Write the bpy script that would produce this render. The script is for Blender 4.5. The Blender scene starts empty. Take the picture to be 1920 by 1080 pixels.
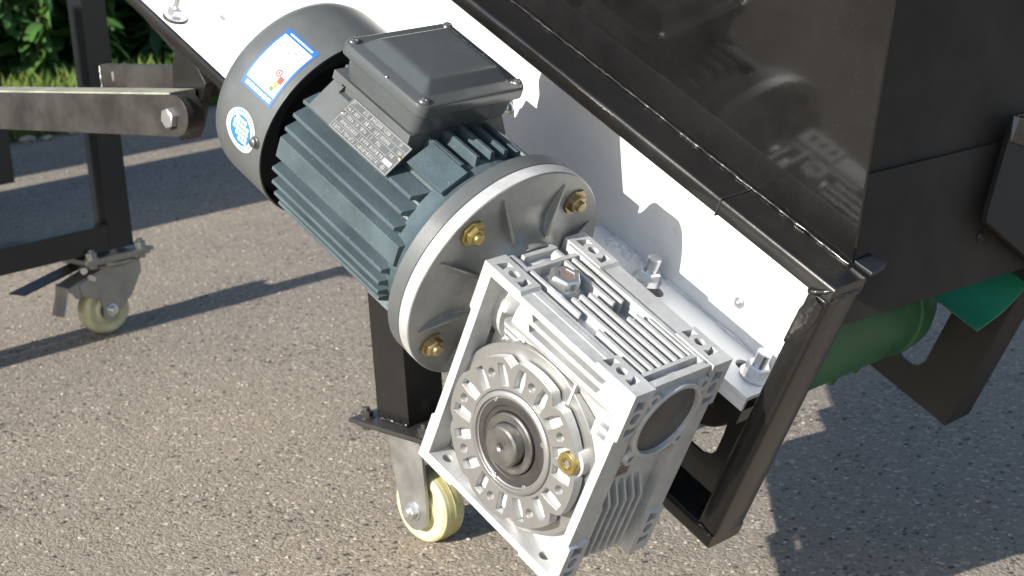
import bpy, bmesh, math, random
from mathutils import Vector, Matrix
from mathutils.geometry import tessellate_polygon
random.seed(7)
C = bpy.context.scene.collection
sc = bpy.context.scene
PI = math.pi
S = 0.001                      # everything below is written in millimetres
GZ = 409.0                     # height of the gearbox corner (world origin of the measurements) above the ground
TH = 0.4999940148486173        # incline of the conveyor

# ------------------------------------------------------------------ camera, sky, sun, exposure
cam = bpy.data.cameras.new('camera')
co = bpy.data.objects.new('camera', cam); C.objects.link(co)
RX = Vector((0.701132755170324, 0.7104309913201724, -0.0608331011794357))
UP = Vector((-0.13917751979762202, 0.22003133982680112, 0.9655132456248362))
FW = Vector((-0.6993157209803401, 0.6684863619146316, -0.2531472028758905))
m = Matrix((RX, UP, -FW)).transposed().to_4x4()
m.translation = Vector((970.3336, -900.796, 322.961 + GZ)) * S
co.matrix_world = m
cam.sensor_width = 36; cam.lens = 3302.3424 / 1920 * 36
cam.clip_start = 0.05; cam.clip_end = 400
cam.dof.use_dof = True; cam.dof.focus_distance = 1.42; cam.dof.aperture_fstop = 17
sc.camera = co
SUN = Vector((0.012, 1.0, -0.50)).normalized()       # direction the light travels
w = bpy.data.worlds.new('World'); sc.world = w; w.use_nodes = True
nt = w.node_tree; bg = nt.nodes['Background']
sky = nt.nodes.new('ShaderNodeTexSky'); sky.sky_type = 'NISHITA'; sky.sun_disc = False
sky.sun_elevation = math.asin(-SUN.z); sky.sun_rotation = math.atan2(-SUN.x, -SUN.y) % (2 * PI)
sky.air_density = 1.0; sky.dust_density = 1.2; sky.ozone_density = 1.6
nt.links.new(sky.outputs[0], bg.inputs[0]); bg.inputs[1].default_value = 0.10
sl = bpy.data.lights.new('sun', 'SUN'); sl.energy = 5.0; sl.angle = math.radians(0.5); sl.color = (1.0, 0.945, 0.85)
so = bpy.data.objects.new('sun', sl); C.objects.link(so)
so.rotation_euler = SUN.to_track_quat('-Z', 'Y').to_euler(); so.location = (0, -3, 4)
sc.view_settings.view_transform = 'Standard'; sc.view_settings.look = 'None'
sc.view_settings.exposure = 1.0; sc.view_settings.gamma = 1; sc.view_settings.use_curve_mapping = False

# ------------------------------------------------------------------ materials
def mat(name, col, rough=0.5, metal=0.0, bevel=0.0, var=0.0, vscale=20, bump=0.0, bscale=200, rvar=0.0, spec=0.5, coat=0.0,
        col2=None, specks=0.0, speck_col=(.6, .6, .6), speck_scale=300, trans=0.0, rand=None):
    M = bpy.data.materials.new(name); M.use_nodes = True
    t = M.node_tree; N = t.nodes; L = t.links
    b = N['Principled BSDF']
    b.inputs['Roughness'].default_value = rough; b.inputs['Metallic'].default_value = metal
    b.inputs['Specular IOR Level'].default_value = spec; b.inputs['Coat Weight'].default_value = coat
    b.inputs['Coat Roughness'].default_value = 0.15
    b.inputs['Base Color'].default_value = (*col, 1)
    tc = N.new('ShaderNodeTexCoord'); out = None
    if var or col2 or rvar:
        no = N.new('ShaderNodeTexNoise'); no.inputs['Scale'].default_value = vscale; no.inputs['Detail'].default_value = 6
        no.inputs['Roughness'].default_value = .65
        L.new(tc.outputs['Object'], no.inputs['Vector'])
        r = N.new('ShaderNodeValToRGB'); r.color_ramp.elements[0].position = .32; r.color_ramp.elements[1].position = .68
        c2 = col2 or tuple(min(1, c * (1 + var)) for c in col)
        c1 = col if col2 else tuple(c * (1 - var) for c in col)
        r.color_ramp.elements[0].color = (*c1, 1); r.color_ramp.elements[1].color = (*c2, 1)
        L.new(no.outputs['Fac'], r.inputs['Fac']); out = r.outputs['Color']
        if rvar:
            mr = N.new('ShaderNodeMapRange'); mr.inputs['To Min'].default_value = max(.02, rough - rvar); mr.inputs['To Max'].default_value = rough + rvar
            mr.inputs['From Min'].default_value = .3; mr.inputs['From Max'].default_value = .7
            L.new(no.outputs['Fac'], mr.inputs['Value']); L.new(mr.outputs['Result'], b.inputs['Roughness'])
    if specks:
        vo = N.new('ShaderNodeTexVoronoi'); vo.inputs['Scale'].default_value = speck_scale
        L.new(tc.outputs['Object'], vo.inputs['Vector'])
        lt = N.new('ShaderNodeMath'); lt.operation = 'LESS_THAN'; lt.inputs[1].default_value = specks
        L.new(vo.outputs['Distance'], lt.inputs[0])
        sep = N.new('ShaderNodeSeparateColor'); L.new(vo.outputs['Color'], sep.inputs[0])
        gt = N.new('ShaderNodeMath'); gt.operation = 'GREATER_THAN'; gt.inputs[1].default_value = .72; L.new(sep.outputs[0], gt.inputs[0])
        mu = N.new('ShaderNodeMath'); mu.operation = 'MULTIPLY'; L.new(lt.outputs[0], mu.inputs[0]); L.new(gt.outputs[0], mu.inputs[1])
        mx = N.new('ShaderNodeMix'); mx.data_type = 'RGBA'; L.new(mu.outputs[0], mx.inputs['Factor'])
        if out: L.new(out, mx.inputs['A'])
        else: mx.inputs['A'].default_value = (*col, 1)
        mx.inputs['B'].default_value = (*speck_col, 1); out = mx.outputs['Result']
    if rand:
        oi = N.new('ShaderNodeObjectInfo'); mx = N.new('ShaderNodeMix'); mx.data_type = 'RGBA'
        L.new(oi.outputs['Random'], mx.inputs['Factor'])
        if out: L.new(out, mx.inputs['A'])
        else: mx.inputs['A'].default_value = (*col, 1)
        mx.inputs['B'].default_value = (*rand, 1); out = mx.outputs['Result']
    if out: L.new(out, b.inputs['Base Color'])
    nrm = None
    if bevel:
        be = N.new('ShaderNodeBevel'); be.samples = 4; be.inputs['Radius'].default_value = bevel * S; nrm = be.outputs['Normal']
    if bump:
        nb = N.new('ShaderNodeTexNoise'); nb.inputs['Scale'].default_value = bscale; nb.inputs['Detail'].default_value = 4
        L.new(tc.outputs['Object'], nb.inputs['Vector'])
        bu = N.new('ShaderNodeBump'); bu.inputs['Strength'].default_value = bump; bu.inputs['Distance'].default_value = .001
        L.new(nb.outputs['Fac'], bu.inputs['Height'])
        if nrm: L.new(nrm, bu.inputs['Normal'])
        nrm = bu.outputs['Normal']
    if nrm: L.new(nrm, b.inputs['Normal'])
    if trans:
        tr = N.new('ShaderNodeBsdfTranslucent'); ms = N.new('ShaderNodeMixShader'); ms.inputs[0].default_value = trans
        if out: L.new(out, tr.inputs['Color'])
        else: tr.inputs['Color'].default_value = (*col, 1)
        L.new(b.outputs[0], ms.inputs[1]); L.new(tr.outputs[0], ms.inputs[2]); L.new(ms.outputs[0], N['Material Output'].inputs['Surface'])
    return M

M = dict(
 cast=mat('cast_aluminium', (.46, .468, .47), .44, .3, bevel=.5, var=.16, vscale=38, bump=.4, bscale=800, rvar=.07),
 mach=mat('machined_aluminium', (.40, .40, .395), .38, .85, bevel=.5, var=.05, vscale=60, bump=.1, bscale=700),
 rawflange=mat('flange_aluminium', (.25, .253, .245), .42, .5, bevel=.8, var=.22, vscale=25, bump=.12, bscale=400, rvar=.1),
 paint=mat('motor_paint', (.052, .074, .086), .36, 0, bevel=1.0, var=.20, vscale=22, bump=.4, bscale=520, rvar=.09, specks=.085, speck_col=(.2, .24, .26), speck_scale=190, coat=.15),
 cover=mat('cover_paint', (.085, .092, .095), .38, .1, bevel=.8, var=.12, vscale=16, bump=.10, bscale=420, rvar=.07),
 lid=mat('lid_paint', (.058, .066, .070), .26, 0, bevel=1.6, var=.08, vscale=18, bump=.06, bscale=400, rvar=.06, coat=.2),
 dark=mat('dark_cavity', (.012, .012, .016), .7),
 black=mat('black_enamel', (.0076, .0071, .0069), .25, 0, bevel=1.6, var=.25, vscale=12, bump=.10, bscale=260, specks=.10, speck_col=(.10, .09, .08), speck_scale=420, coat=.35, rvar=.10),
 blackpanel=mat('black_panel_enamel', (.0076, .0073, .0073), .058, 0, var=.35, vscale=14, bump=.018, bscale=420, spec=.5, specks=.10, speck_col=(.07, .065, .06), speck_scale=380, coat=.12, rvar=.025),
 dullblack=mat('dull_black_paint', (.017, .0155, .0145), .55, 0, bevel=1.2, var=.25, vscale=9, bump=.1, bscale=300),
 bluesteel=mat('blue_black_enamel', (.010, .0115, .014), .30, 0, bevel=1.5, var=.2, vscale=9, coat=.2, bump=.06, bscale=250),
 armsteel=mat('scuffed_black_bar', (.030, .028, .027), .40, .1, bevel=1.5, var=.35, vscale=24, bump=.1, bscale=200, rvar=.1),
 white=mat('white_enamel', (.80, .81, .82), .33, 0, bevel=.6, var=.05, vscale=24, rvar=.08, bump=.05, bscale=150, coat=.1),
 weldwhite=mat('white_painted_weld', (.78, .79, .80), .35, 0, bump=.5, bscale=120),
 weldblack=mat('black_painted_weld', (.012, .011, .010), .22, 0, bump=.4, bscale=160, coat=.2),
 zinc=mat('zinc_plate', (.66, .67, .68), .28, .9, bevel=.4, var=.08, vscale=80),
 steel=mat('turned_steel', (.27, .265, .255), .34, .9, bevel=.5, var=.15, vscale=70, rvar=.08),
 seal=mat('rubber_seal', (.026, .024, .023), .5, 0, bevel=.5, var=.3, vscale=40, bump=.3, bscale=400),
 capdark=mat('dark_end_cover', (.085, .082, .082), .38, .4, bevel=.4, var=.25, vscale=35, rvar=.1),
 yellow=mat('yellow_zinc', (.42, .335, .13), .30, .85, bevel=.5, var=.22, vscale=120),
 galv=mat('galvanised_sheet', (.30, .30, .29), .40, .75, bevel=.6, var=.15, vscale=30, rvar=.1),
 brass=mat('brown_zinc', (.40, .31, .17), .32, .85, bevel=.4, var=.3, vscale=120),
 nylon=mat('cream_nylon', (.55, .53, .33), .38, 0, bevel=1.2, col2=(.43, .40, .23), vscale=75, bump=.15, bscale=120),
 nylondirty=mat('worn_nylon_tread', (.54, .50, .25), .42, 0, bevel=1.2, col2=(.40, .33, .13), vscale=60, bump=.3, bscale=160),
 green=mat('green_belt', (.022, .095, .042), .40, 0, col2=(.05, .15, .065), vscale=26, bump=.3, bscale=320, rvar=.10),
 skirt=mat('green_skirt', (.012, .17, .095), .38, 0, var=.25, vscale=28, bump=.15, bscale=200, rvar=.1),
 plate=mat('nameplate_grey', (.085, .092, .095), .38, .3, var=.12, vscale=60),
 print=mat('white_print', (.30, .30, .29), .5),
 gprint=mat('grey_print', (.24, .24, .25), .5),
 labelblue=mat('label_blue', (.02, .11, .40), .4), labelwhite=mat('label_white', (.56, .58, .62), .42),
 cyan=mat('sticker_blue', (.02, .15, .38), .4),
 labelgrey=mat('label_grey', (.10, .105, .12), .5),
 red=mat('label_red', (.40, .035, .02), .45), yel=mat('label_yellow', (.42, .38, .04), .45), grn=mat('label_green', (.03, .15, .02), .45),
 palebar=mat('pale_bar', (.26, .26, .20), .5, 0, bevel=1, var=.3, vscale=30),
 hidden=mat('shaded_bracket_black', (.006, .006, .007), .6, 0, bevel=1),  # extra dark colour stands in for shade on the stiffener bracket
 hedge=mat('hedge_leaves', (.07, .16, .06), .5, 0, col2=(.12, .24, .08), vscale=6, trans=.4),
 ventgrey=mat('vent_grey', (.26, .20, .19), .45, .4, var=.2, vscale=90),
 sheet=mat('end_sheet_paint', (.034, .030, .027), .5, 0, bevel=1, var=.3, vscale=9, bump=.1, bscale=260, spec=.15),
 tan=mat('tan_plate', (.34, .28, .22), .5, .2, col2=(.20, .17, .15), vscale=300),
 leaf=mat('leaf_green', (.06, .16, .05), .45, 0, rand=(.12, .25, .06), trans=.42, var=.25, vscale=30),
 leafd=mat('leaf_dark_green', (.04, .11, .045), .5, 0, rand=(.07, .16, .06), trans=.35),
 leafy=mat('leaf_young', (.11, .19, .03), .45, 0, rand=(.16, .22, .04), trans=.3),
 stem=mat('stem_green_brown', (.11, .12, .05), .7, var=.2, vscale=60),
 grass=mat('grass_blade', (.10, .19, .03), .6, 0, trans=.35, col2=(.20, .25, .06), vscale=8),
 rock=mat('pale_rock', (.30, .26, .20), .8, var=.3, vscale=30, bump=.6, bscale=80),
 soil=mat('verge_soil', (.11, .085, .055), .9, col2=(.07, .08, .03), vscale=12, bump=1, bscale=60),
 grit=mat('grit_pale', (.30, .27, .24), .8), gritd=mat('grit_dark', (.05, .047, .045), .8),
)

def asphalt_mat():
    A = bpy.data.materials.new('asphalt'); A.use_nodes = True
    t = A.node_tree; N = t.nodes; L = t.links; b = N['Principled BSDF']; b.inputs['Roughness'].default_value = .82
    b.inputs['Specular IOR Level'].default_value = .35
    tc = N.new('ShaderNodeTexCoord')
    def vor(scale, feat='F1'):
        v = N.new('ShaderNodeTexVoronoi'); v.inputs['Scale'].default_value = scale; v.feature = feat
        L.new(wv.outputs[0], v.inputs['Vector']); return v
    nz = N.new('ShaderNodeTexNoise'); nz.inputs['Scale'].default_value = 90; nz.inputs['Detail'].default_value = 3; L.new(tc.outputs['Object'], nz.inputs['Vector'])
    wv = N.new('ShaderNodeVectorMath'); wv.operation = 'MULTIPLY_ADD'; wv.inputs[1].default_value = (.012,) * 3
    L.new(nz.outputs['Color'], wv.inputs[0]); L.new(tc.outputs['Object'], wv.inputs[2])
    v1 = vor(230); v2 = vor(480); big = N.new('ShaderNodeTexNoise'); big.inputs['Scale'].default_value = 1.3; big.inputs['Detail'].default_value = 5
    L.new(tc.outputs['Object'], big.inputs['Vector'])
    mid = N.new('ShaderNodeTexNoise'); mid.inputs['Scale'].default_value = 105; mid.inputs['Detail'].default_value = 5; mid.inputs['Roughness'].default_value = .7
    L.new(tc.outputs['Object'], mid.inputs['Vector'])
    sep = N.new('ShaderNodeSeparateColor'); L.new(v1.outputs['Color'], sep.inputs[0])
    r = N.new('ShaderNodeValToRGB'); e = r.color_ramp.elements
    e[0].position = 0; e[0].color = (.175, .150, .120, 1); e[1].position = 1; e[1].color = (.44, .385, .32, 1)
    k = e.new(.30); k.color = (.224, .193, .156, 1); k = e.new(.91); k.color = (.256, .22, .18, 1)
    L.new(sep.outputs[0], r.inputs['Fac'])
    pn = N.new('ShaderNodeTexNoise'); pn.inputs['Scale'].default_value = 9; pn.inputs['Detail'].default_value = 4; L.new(tc.outputs['Object'], pn.inputs['Vector'])
    pm = N.new('ShaderNodeMapRange'); pm.inputs['From Min'].default_value = .35; pm.inputs['From Max'].default_value = .68
    pm.inputs['To Min'].default_value = .035; pm.inputs['To Max'].default_value = -.055; L.new(pn.outputs['Fac'], pm.inputs['Value'])
    pa = N.new('ShaderNodeMath'); pa.operation = 'ADD'; L.new(mid.outputs['Fac'], pa.inputs[0]); L.new(pm.outputs[0], pa.inputs[1])
    # pits of dark binder
    pr = N.new('ShaderNodeValToRGB'); pr.color_ramp.elements[0].position = .355; pr.color_ramp.elements[1].position = .40
    pr.color_ramp.elements[0].color = (.20, .19, .19, 1); pr.color_ramp.elements[1].color = (1, 1, 1, 1)
    L.new(pa.outputs[0], pr.inputs['Fac'])
    mu = N.new('ShaderNodeMix'); mu.data_type = 'RGBA'; mu.blend_type = 'MULTIPLY'; mu.inputs['Factor'].default_value = 1
    L.new(r.outputs[0], mu.inputs['A']); L.new(pr.outputs[0], mu.inputs['B'])
    br = N.new('ShaderNodeValToRGB'); br.color_ramp.elements[0].position = .3; br.color_ramp.elements[1].position = .7; br.color_ramp.elements[0].color = (.82, .83, .86, 1); br.color_ramp.elements[1].color = (1.08, 1.06, 1.02, 1)
    L.new(big.outputs['Fac'], br.inputs['Fac'])
    m2 = N.new('ShaderNodeMix'); m2.data_type = 'RGBA'; m2.blend_type = 'MULTIPLY'; m2.inputs['Factor'].default_value = 1
    L.new(mu.outputs['Result'], m2.inputs['A']); L.new(br.outputs[0], m2.inputs['B'])
    L.new(m2.outputs['Result'], b.inputs['Base Color'])
    ad = N.new('ShaderNodeMath'); ad.operation = 'MULTIPLY_ADD'; ad.inputs[1].default_value = -.9; L.new(v1.outputs['Distance'], ad.inputs[0]); L.new(pa.outputs[0], ad.inputs[2])
    a2 = N.new('ShaderNodeMath'); a2.operation = 'MULTIPLY_ADD'; a2.inputs[1].default_value = -.35; L.new(v2.outputs['Distance'], a2.inputs[0]); L.new(ad.outputs[0], a2.inputs[2])
    bu = N.new('ShaderNodeBump'); bu.inputs['Strength'].default_value = .6; bu.inputs['Distance'].default_value = .0024
    L.new(a2.outputs[0], bu.inputs['Height']); L.new(bu.outputs[0], b.inputs['Normal'])
    return A
M['asphalt'] = asphalt_mat()

# ------------------------------------------------------------------ mesh building
RT = Matrix.Rotation(TH, 4, 'Y')
GZV = Vector((0, 0, GZ))
class MB:
    """collects geometry; space 'T' = tilted conveyor axes written (u, v, w), space 'W' = world axes written (x, y, z)."""
    def __init__(s, space='T'): s.bm = bmesh.new(); s.space = space
    def p(s, q): return Vector((q[0], q[2], -q[1])) if s.space == 'T' else Vector(q)
    def face(s, pts):
        vs = [s.bm.verts.new(s.p(q)) for q in pts]
        try: s.bm.faces.new(vs)
        except ValueError: pass
        return s
    def mesh(s, pts, faces):
        vs = [s.bm.verts.new(s.p(q)) for q in pts]
        for f in faces:
            try: s.bm.faces.new([vs[i] for i in f])
            except ValueError: pass
        return s
    def box(s, a, b):
        x0, y0, z0 = a; x1, y1, z1 = b
        return s.mesh([(x0,y0,z0),(x1,y0,z0),(x1,y1,z0),(x0,y1,z0),(x0,y0,z1),(x1,y0,z1),(x1,y1,z1),(x0,y1,z1)],
                      [(0,1,2,3),(4,5,6,7),(0,1,5,4),(1,2,6,5),(2,3,7,6),(3,0,4,7)])
    def hexa(s, c):            # 8 corners, bottom ring then top ring
        return s.mesh(c, [(0,1,2,3),(4,5,6,7),(0,1,5,4),(1,2,6,5),(2,3,7,6),(3,0,4,7)])
    def prism(s, axis, poly, a0, a1, holes=(), fn=None):
        i = axis; o = [k for k in range(3) if k != i]
        def P(q, a):
            r = [0, 0, 0]; r[i] = a; r[o[0]] = q[0]; r[o[1]] = q[1]; return fn(tuple(r)) if fn else tuple(r)
        loops = [list(poly)] + [list(h) for h in holes]
        flat = [q for l in loops for q in l]
        tris = tessellate_polygon([[Vector((q[0], q[1], 0)) for q in l] for l in loops]) if (holes or len(poly) > 4) else None
        n = len(flat)
        vs = [s.bm.verts.new(s.p(P(q, a0))) for q in flat] + [s.bm.verts.new(s.p(P(q, a1))) for q in flat]
        def F(ids):
            try: s.bm.faces.new([vs[k] for k in ids])
            except ValueError: pass
        if tris:
            for t in tris: F(t); F([k + n for k in t])
        else:
            F(range(n)); F(range(n, 2 * n))
        b = 0
        for l in loops:
            for k in range(len(l)):
                j = (k + 1) % len(l); F((b + k, b + j, b + j + n, b + k + n))
            b += len(l)
        return s
    def lathe(s, o, ax, prof, n=32, cap=True, phase=0.0):
        o = Vector(o); ax = Vector(ax).normalized(); t = Vector((0, 0, 1)) if abs(ax.z) < .9 else Vector((1, 0, 0))
        e1 = ax.cross(t).normalized(); e2 = ax.cross(e1)
        rings = []
        for (a, r) in prof:
            if r <= 1e-6: rings.append([s.bm.verts.new(s.p(o + ax * a))])
            else: rings.append([s.bm.verts.new(s.p(o + ax * a + (e1 * math.cos(2*PI*k/n + phase) + e2 * math.sin(2*PI*k/n + phase)) * r)) for k in range(n)])
        def F(l):
            try: s.bm.faces.new(l)
            except ValueError: pass
        for A, B in zip(rings, rings[1:]):
            for k in range(n):
                j = (k + 1) % n
                if len(A) == 1 and len(B) == 1: continue
                if len(A) == 1: F((A[0], B[k], B[j]))
                elif len(B) == 1: F((A[k], A[j], B[0]))
                else: F((A[k], A[j], B[j], B[k]))
        if cap:
            for R_ in (rings[0], rings[-1]):
                if len(R_) > 2: F(R_)
        return s
    def cyl(s, o, ax, r, h, n=24, phase=0.0, ch=0.0):
        if ch: return s.lathe(o, ax, [(0, r - ch), (ch, r), (h - ch, r), (h, r - ch)], n, True, phase)
        return s.lathe(o, ax, [(0, r), (h, r)], n, True, phase)
    def tube(s, pts, rad, n=6):
        rings = []; pts = [Vector(q) for q in pts]
        for i, q in enumerate(pts):
            d = (pts[min(i+1, len(pts)-1)] - pts[max(i-1, 0)]).normalized()
            t = Vector((0, 0, 1)) if abs(d.z) < .9 else Vector((1, 0, 0)); e1 = d.cross(t).normalized(); e2 = d.cross(e1)
            r = rad[i] if isinstance(rad, (list, tuple)) else rad
            rings.append([s.bm.verts.new(s.p(q + (e1*math.cos(2*PI*k/n) + e2*math.sin(2*PI*k/n))*r)) for k in range(n)])
        for A, B in zip(rings, rings[1:]):
            for k in range(n): s.bm.faces.new((A[k], A[(k+1) % n], B[(k+1) % n], B[k]))
        s.bm.faces.new(rings[0]); s.bm.faces.new(rings[-1]); return s
    def cut(s, cutter, op='DIFFERENCE'):
        """boolean of this solid with another, evaluated once"""
        obs = []
        for x in (s, cutter):
            bmesh.ops.remove_doubles(x.bm, verts=x.bm.verts, dist=1e-4)
            bmesh.ops.recalc_face_normals(x.bm, faces=x.bm.faces)
            me = bpy.data.meshes.new('tmp'); x.bm.to_mesh(me); o = bpy.data.objects.new('tmp', me); C.objects.link(o); obs.append(o)
        md = obs[0].modifiers.new('b', 'BOOLEAN'); md.operation = op; md.object = obs[1]; md.solver = 'EXACT'; md.use_self = True
        dg = bpy.context.evaluated_depsgraph_get(); dg.update()
        me = bpy.data.meshes.new_from_object(obs[0].evaluated_get(dg))
        s.bm.free(); s.bm = bmesh.new(); s.bm.from_mesh(me)
        for o in obs:
            d = o.data; bpy.data.objects.remove(o); bpy.data.meshes.remove(d)
        bpy.data.meshes.remove(me); cutter.bm.free(); return s
    def add(s, other): 
        me = bpy.data.meshes.new('tmp'); other.bm.to_mesh(me); s.bm.from_mesh(me); bpy.data.meshes.remove(me); other.bm.free(); return s
    def build(s, name, m_, parent=None, smooth=35, label=None, org=None):
        bm = s.bm
        bmesh.ops.remove_doubles(bm, verts=bm.verts, dist=1e-4)
        bmesh.ops.recalc_face_normals(bm, faces=bm.faces)
        o3 = Vector(org) if org else (Vector(parent['org']) if parent and 'org' in parent else Vector((0, 0, 0)))
        o3 = s.p(o3)
        for v in bm.verts: v.co = (v.co - o3) * S
        for f in bm.faces: f.smooth = True
        lim = math.radians(smooth)
        for e in bm.edges:
            e.smooth = len(e.link_faces) == 2 and e.calc_face_angle(0) < lim
        me = bpy.data.meshes.new(name); bm.to_mesh(me); bm.free(); me.materials.append(M[m_] if isinstance(m_, str) else m_)
        o = bpy.data.objects.new(name, me); C.objects.link(o)
        if parent:
            o.parent = parent
            o['org'] = list(parent['org']); 
        else:
            o.location = ((RT @ o3 if s.space == 'T' else o3) + GZV) * S
            if s.space == 'T': o.rotation_euler = (0, TH, 0)
            o['org'] = list(org or (0, 0, 0))
        if label: o['label'] = label
        return o
def conv(k):
    for v in k.bm.verts: v.co = RT.inverted() @ v.co
    k.space = 'T'; return k
def thing(name, label, cat, org, space='T', group=None):
    o = bpy.data.objects.new(name, None); C.objects.link(o); o.empty_display_size = .02
    q = Vector((org[0], org[2], -org[1])) if space == 'T' else Vector(org)
    o.location = ((RT @ q if space == 'T' else q) + GZV) * S
    if space == 'T': o.rotation_euler = (0, TH, 0)
    o['org'] = list(org); o['label'] = label; o['category'] = cat
    if group: o['group'] = group
    return o
def circ(cx, cy, r, n=20, a0=0.0): return [(cx + r*math.cos(a0 + 2*PI*k/n), cy + r*math.sin(a0 + 2*PI*k/n)) for k in range(n)]
def rrect(x0, y0, x1, y1, r, n=5):
    o = []
    for cx, cy, a in ((x1-r, y1-r, 0), (x0+r, y1-r, 90), (x0+r, y0+r, 180), (x1-r, y0+r, 270)):
        for k in range(n+1):
            t = math.radians(a + 90*k/n); o.append((cx + r*math.cos(t), cy + r*math.sin(t)))
    return o
def slot(x0, y0, x1, y1, r, n=8):
    d = math.atan2(y1-y0, x1-x0); o = []
    for k in range(n+1): t = d - PI/2 + PI*k/n; o.append((x1 + r*math.cos(t), y1 + r*math.sin(t)))
    for k in range(n+1): t = d + PI/2 + PI*k/n; o.append((x0 + r*math.cos(t), y0 + r*math.sin(t)))
    return o
def nut(mb, o, ax, r, h, washer=True, stud=0, sr=None, ph=0.0, wr=None):
    o = Vector(o); ax = Vector(ax)
    if washer: mb.cyl(o, ax, wr or r*1.28, r*.18, 24); o = o + ax*(r*.18)
    mb.lathe(o, ax, [(0, r), (h - r*.14, r), (h, r*.84)], 6, True, ph)
    if stud: mb.cyl(o + ax*(h*.5), ax, sr or r*.52, stud + h*.5, 16, 0, .6)
    return mb

# ================================================================== SETTING
g = MB('W'); g.face([(-60000,-60000,-409),(60000,-60000,-409),(60000,60000,-409),(-60000,60000,-409)])
o = g.build('asphalt_ground', 'asphalt', None); o['kind'] = 'structure'
g = MB('W'); n = 40
vs = []
for i in range(n+1):                                   # grassy verge, ragged edge and a low bank
    y = -3000 + 9000*i/n
    e = -3275 + 30*math.sin(i*1.9) + random.uniform(-25, 25)
    vs.append([(e, y, -409.5), (e-40, y, -403+random.uniform(-3, 3)), (e-300, y, -401+random.uniform(-5, 5)), (e-900, y, -398), (e-12000, y, -370)])
pts = [q for r in vs for q in r]
g.mesh(pts, [(i*5+j, i*5+j+1, i*5+j+6, i*5+j+5) for i in range(n) for j in range(4)])
o = g.build('verge_bank', 'soil', None, smooth=60); o['kind'] = 'structure'

# ================================================================== CONVEYOR
cv = thing('conveyor', 'black steel belt conveyor with white side plate, inclined on a castered leg', 'conveyor', (-277, 250, 300))
WF, WB = 150, 192            # near and far faces of the side frame tube
MB().prism(0, rrect(-83, WF, -67, WB, 3.6, 4), -1400, 205.4).build('top_tube', 'black', cv)
MB().prism(1, rrect(185, WF+.3, 205.2, WB, 3.6, 4), -68, 183).build('end_tube', 'black', cv)
MB().prism(0, rrect(180.5, WF, 196, WB, 3.6, 4), -1400, 205).build('bottom_tube', 'black', cv)
MB().prism(2, [(-150,219.3),(62,219.3),(62,284),(-118,284),(-150,262)], 201, 205).build('shade_plate', 'dullblack', cv)  # unseen plate added behind the gearbox to shade the ground
# rolled corner welds
for (a, b, c, r) in (((186, -67, 149.6), (196, -72, 149.2), (204, -80, 152), 2.4), ((204, -72, 153), (205.6, -72, 172), (204.6, -72, 191), 1.8), ((187, 180, 150), (196, 181, 149.6), (204, 182, 150), 1.6)):
    k = MB(); pts = []
    for q in range(15):
        t = q/14; P_ = Vector(a)*(1-t)*(1-t) + Vector(b)*2*t*(1-t) + Vector(c)*t*t
        pts.append(P_ + Vector((random.uniform(-.5,.5), random.uniform(-.5,.5), random.uniform(-.3,.3))))
    k.tube(pts, [r*random.uniform(.7, 1.15) for _ in pts], 8); k.build('weld_bead', 'weldblack', cv, smooth=80)
# end cap tongue at the top rear corner
wm = MB(); nU, nV = 22, 9; P0 = Vector((198, -66, 150)); P1 = Vector((186.6, -18, 150)); dl = (P1-P0); pp_ = Vector((dl.y, -dl.x, 0)).normalized()*-1
pts = []
for a_ in range(nU+1):
    t = a_/nU; wd = 8.5*math.sin(PI*min(1, t*.85+.13))**.7
    for b_ in range(nV+1):
        q = b_/nV*2-1; h = 2.0*(1-q*q) + random.uniform(-.9, .9)*(1-abs(q)); dish = -1.4*math.exp(-((t-.5)/.2)**2)*(1-q*q)
        P_ = P0 + dl*t + pp_*(q*wd); pts.append((min(max(P_.x, 185.4), 204.6), P_.y, 149.6 - max(.15, h + dish)))
wm.mesh(pts, [(a_*(nV+1)+b_, a_*(nV+1)+b_+1, (a_+1)*(nV+1)+b_+1, (a_+1)*(nV+1)+b_) for a_ in range(nU) for b_ in range(nV)])
wm.build('weld_patch', 'weldblack', cv, smooth=60)
MB().hexa([(188,-84,193),(207,-84,193),(205,-84,213),(187,-84,213),(188,-86.5,193),(207,-87.5,193),(205,-91,213),(187,-88,213)]).build('corner_tongue', 'bluesteel', cv)
# white side plate with take-up slot opening, lower part black behind the gearbox
MB().prism(2, [(-1400,-60),(174,-60),(184,90),(60,90),(40,110),(-60,214),(-1400,214)], 221, 224).build('side_plate', 'white', cv)
inn = [(-30,176),(-30,96),(118,96),(134,112),(138,150),(138,168),(134,176),(126,180),(110,180)]
MB().prism(2, [(-205,240),(-205,215.5),(-66,215.5),(62,92),(176,92),(176,226)], 221.2, 224, holes=[[(10,176),(70,110),(118,104),(134,112),(138,150),(138,168),(134,176),(126,180),(110,180)]]).build('lower_plate', 'dullblack', cv)  # hidden lower left corner extended to keep sun off the ground
MB().box((-700, 222, 186), (168, 223.5, 219)) .bm.free()
MB().box((-1400, 179.2, 153), (-215, 180.2, 220.8)).build('plate_foot', 'white', cv)
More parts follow.
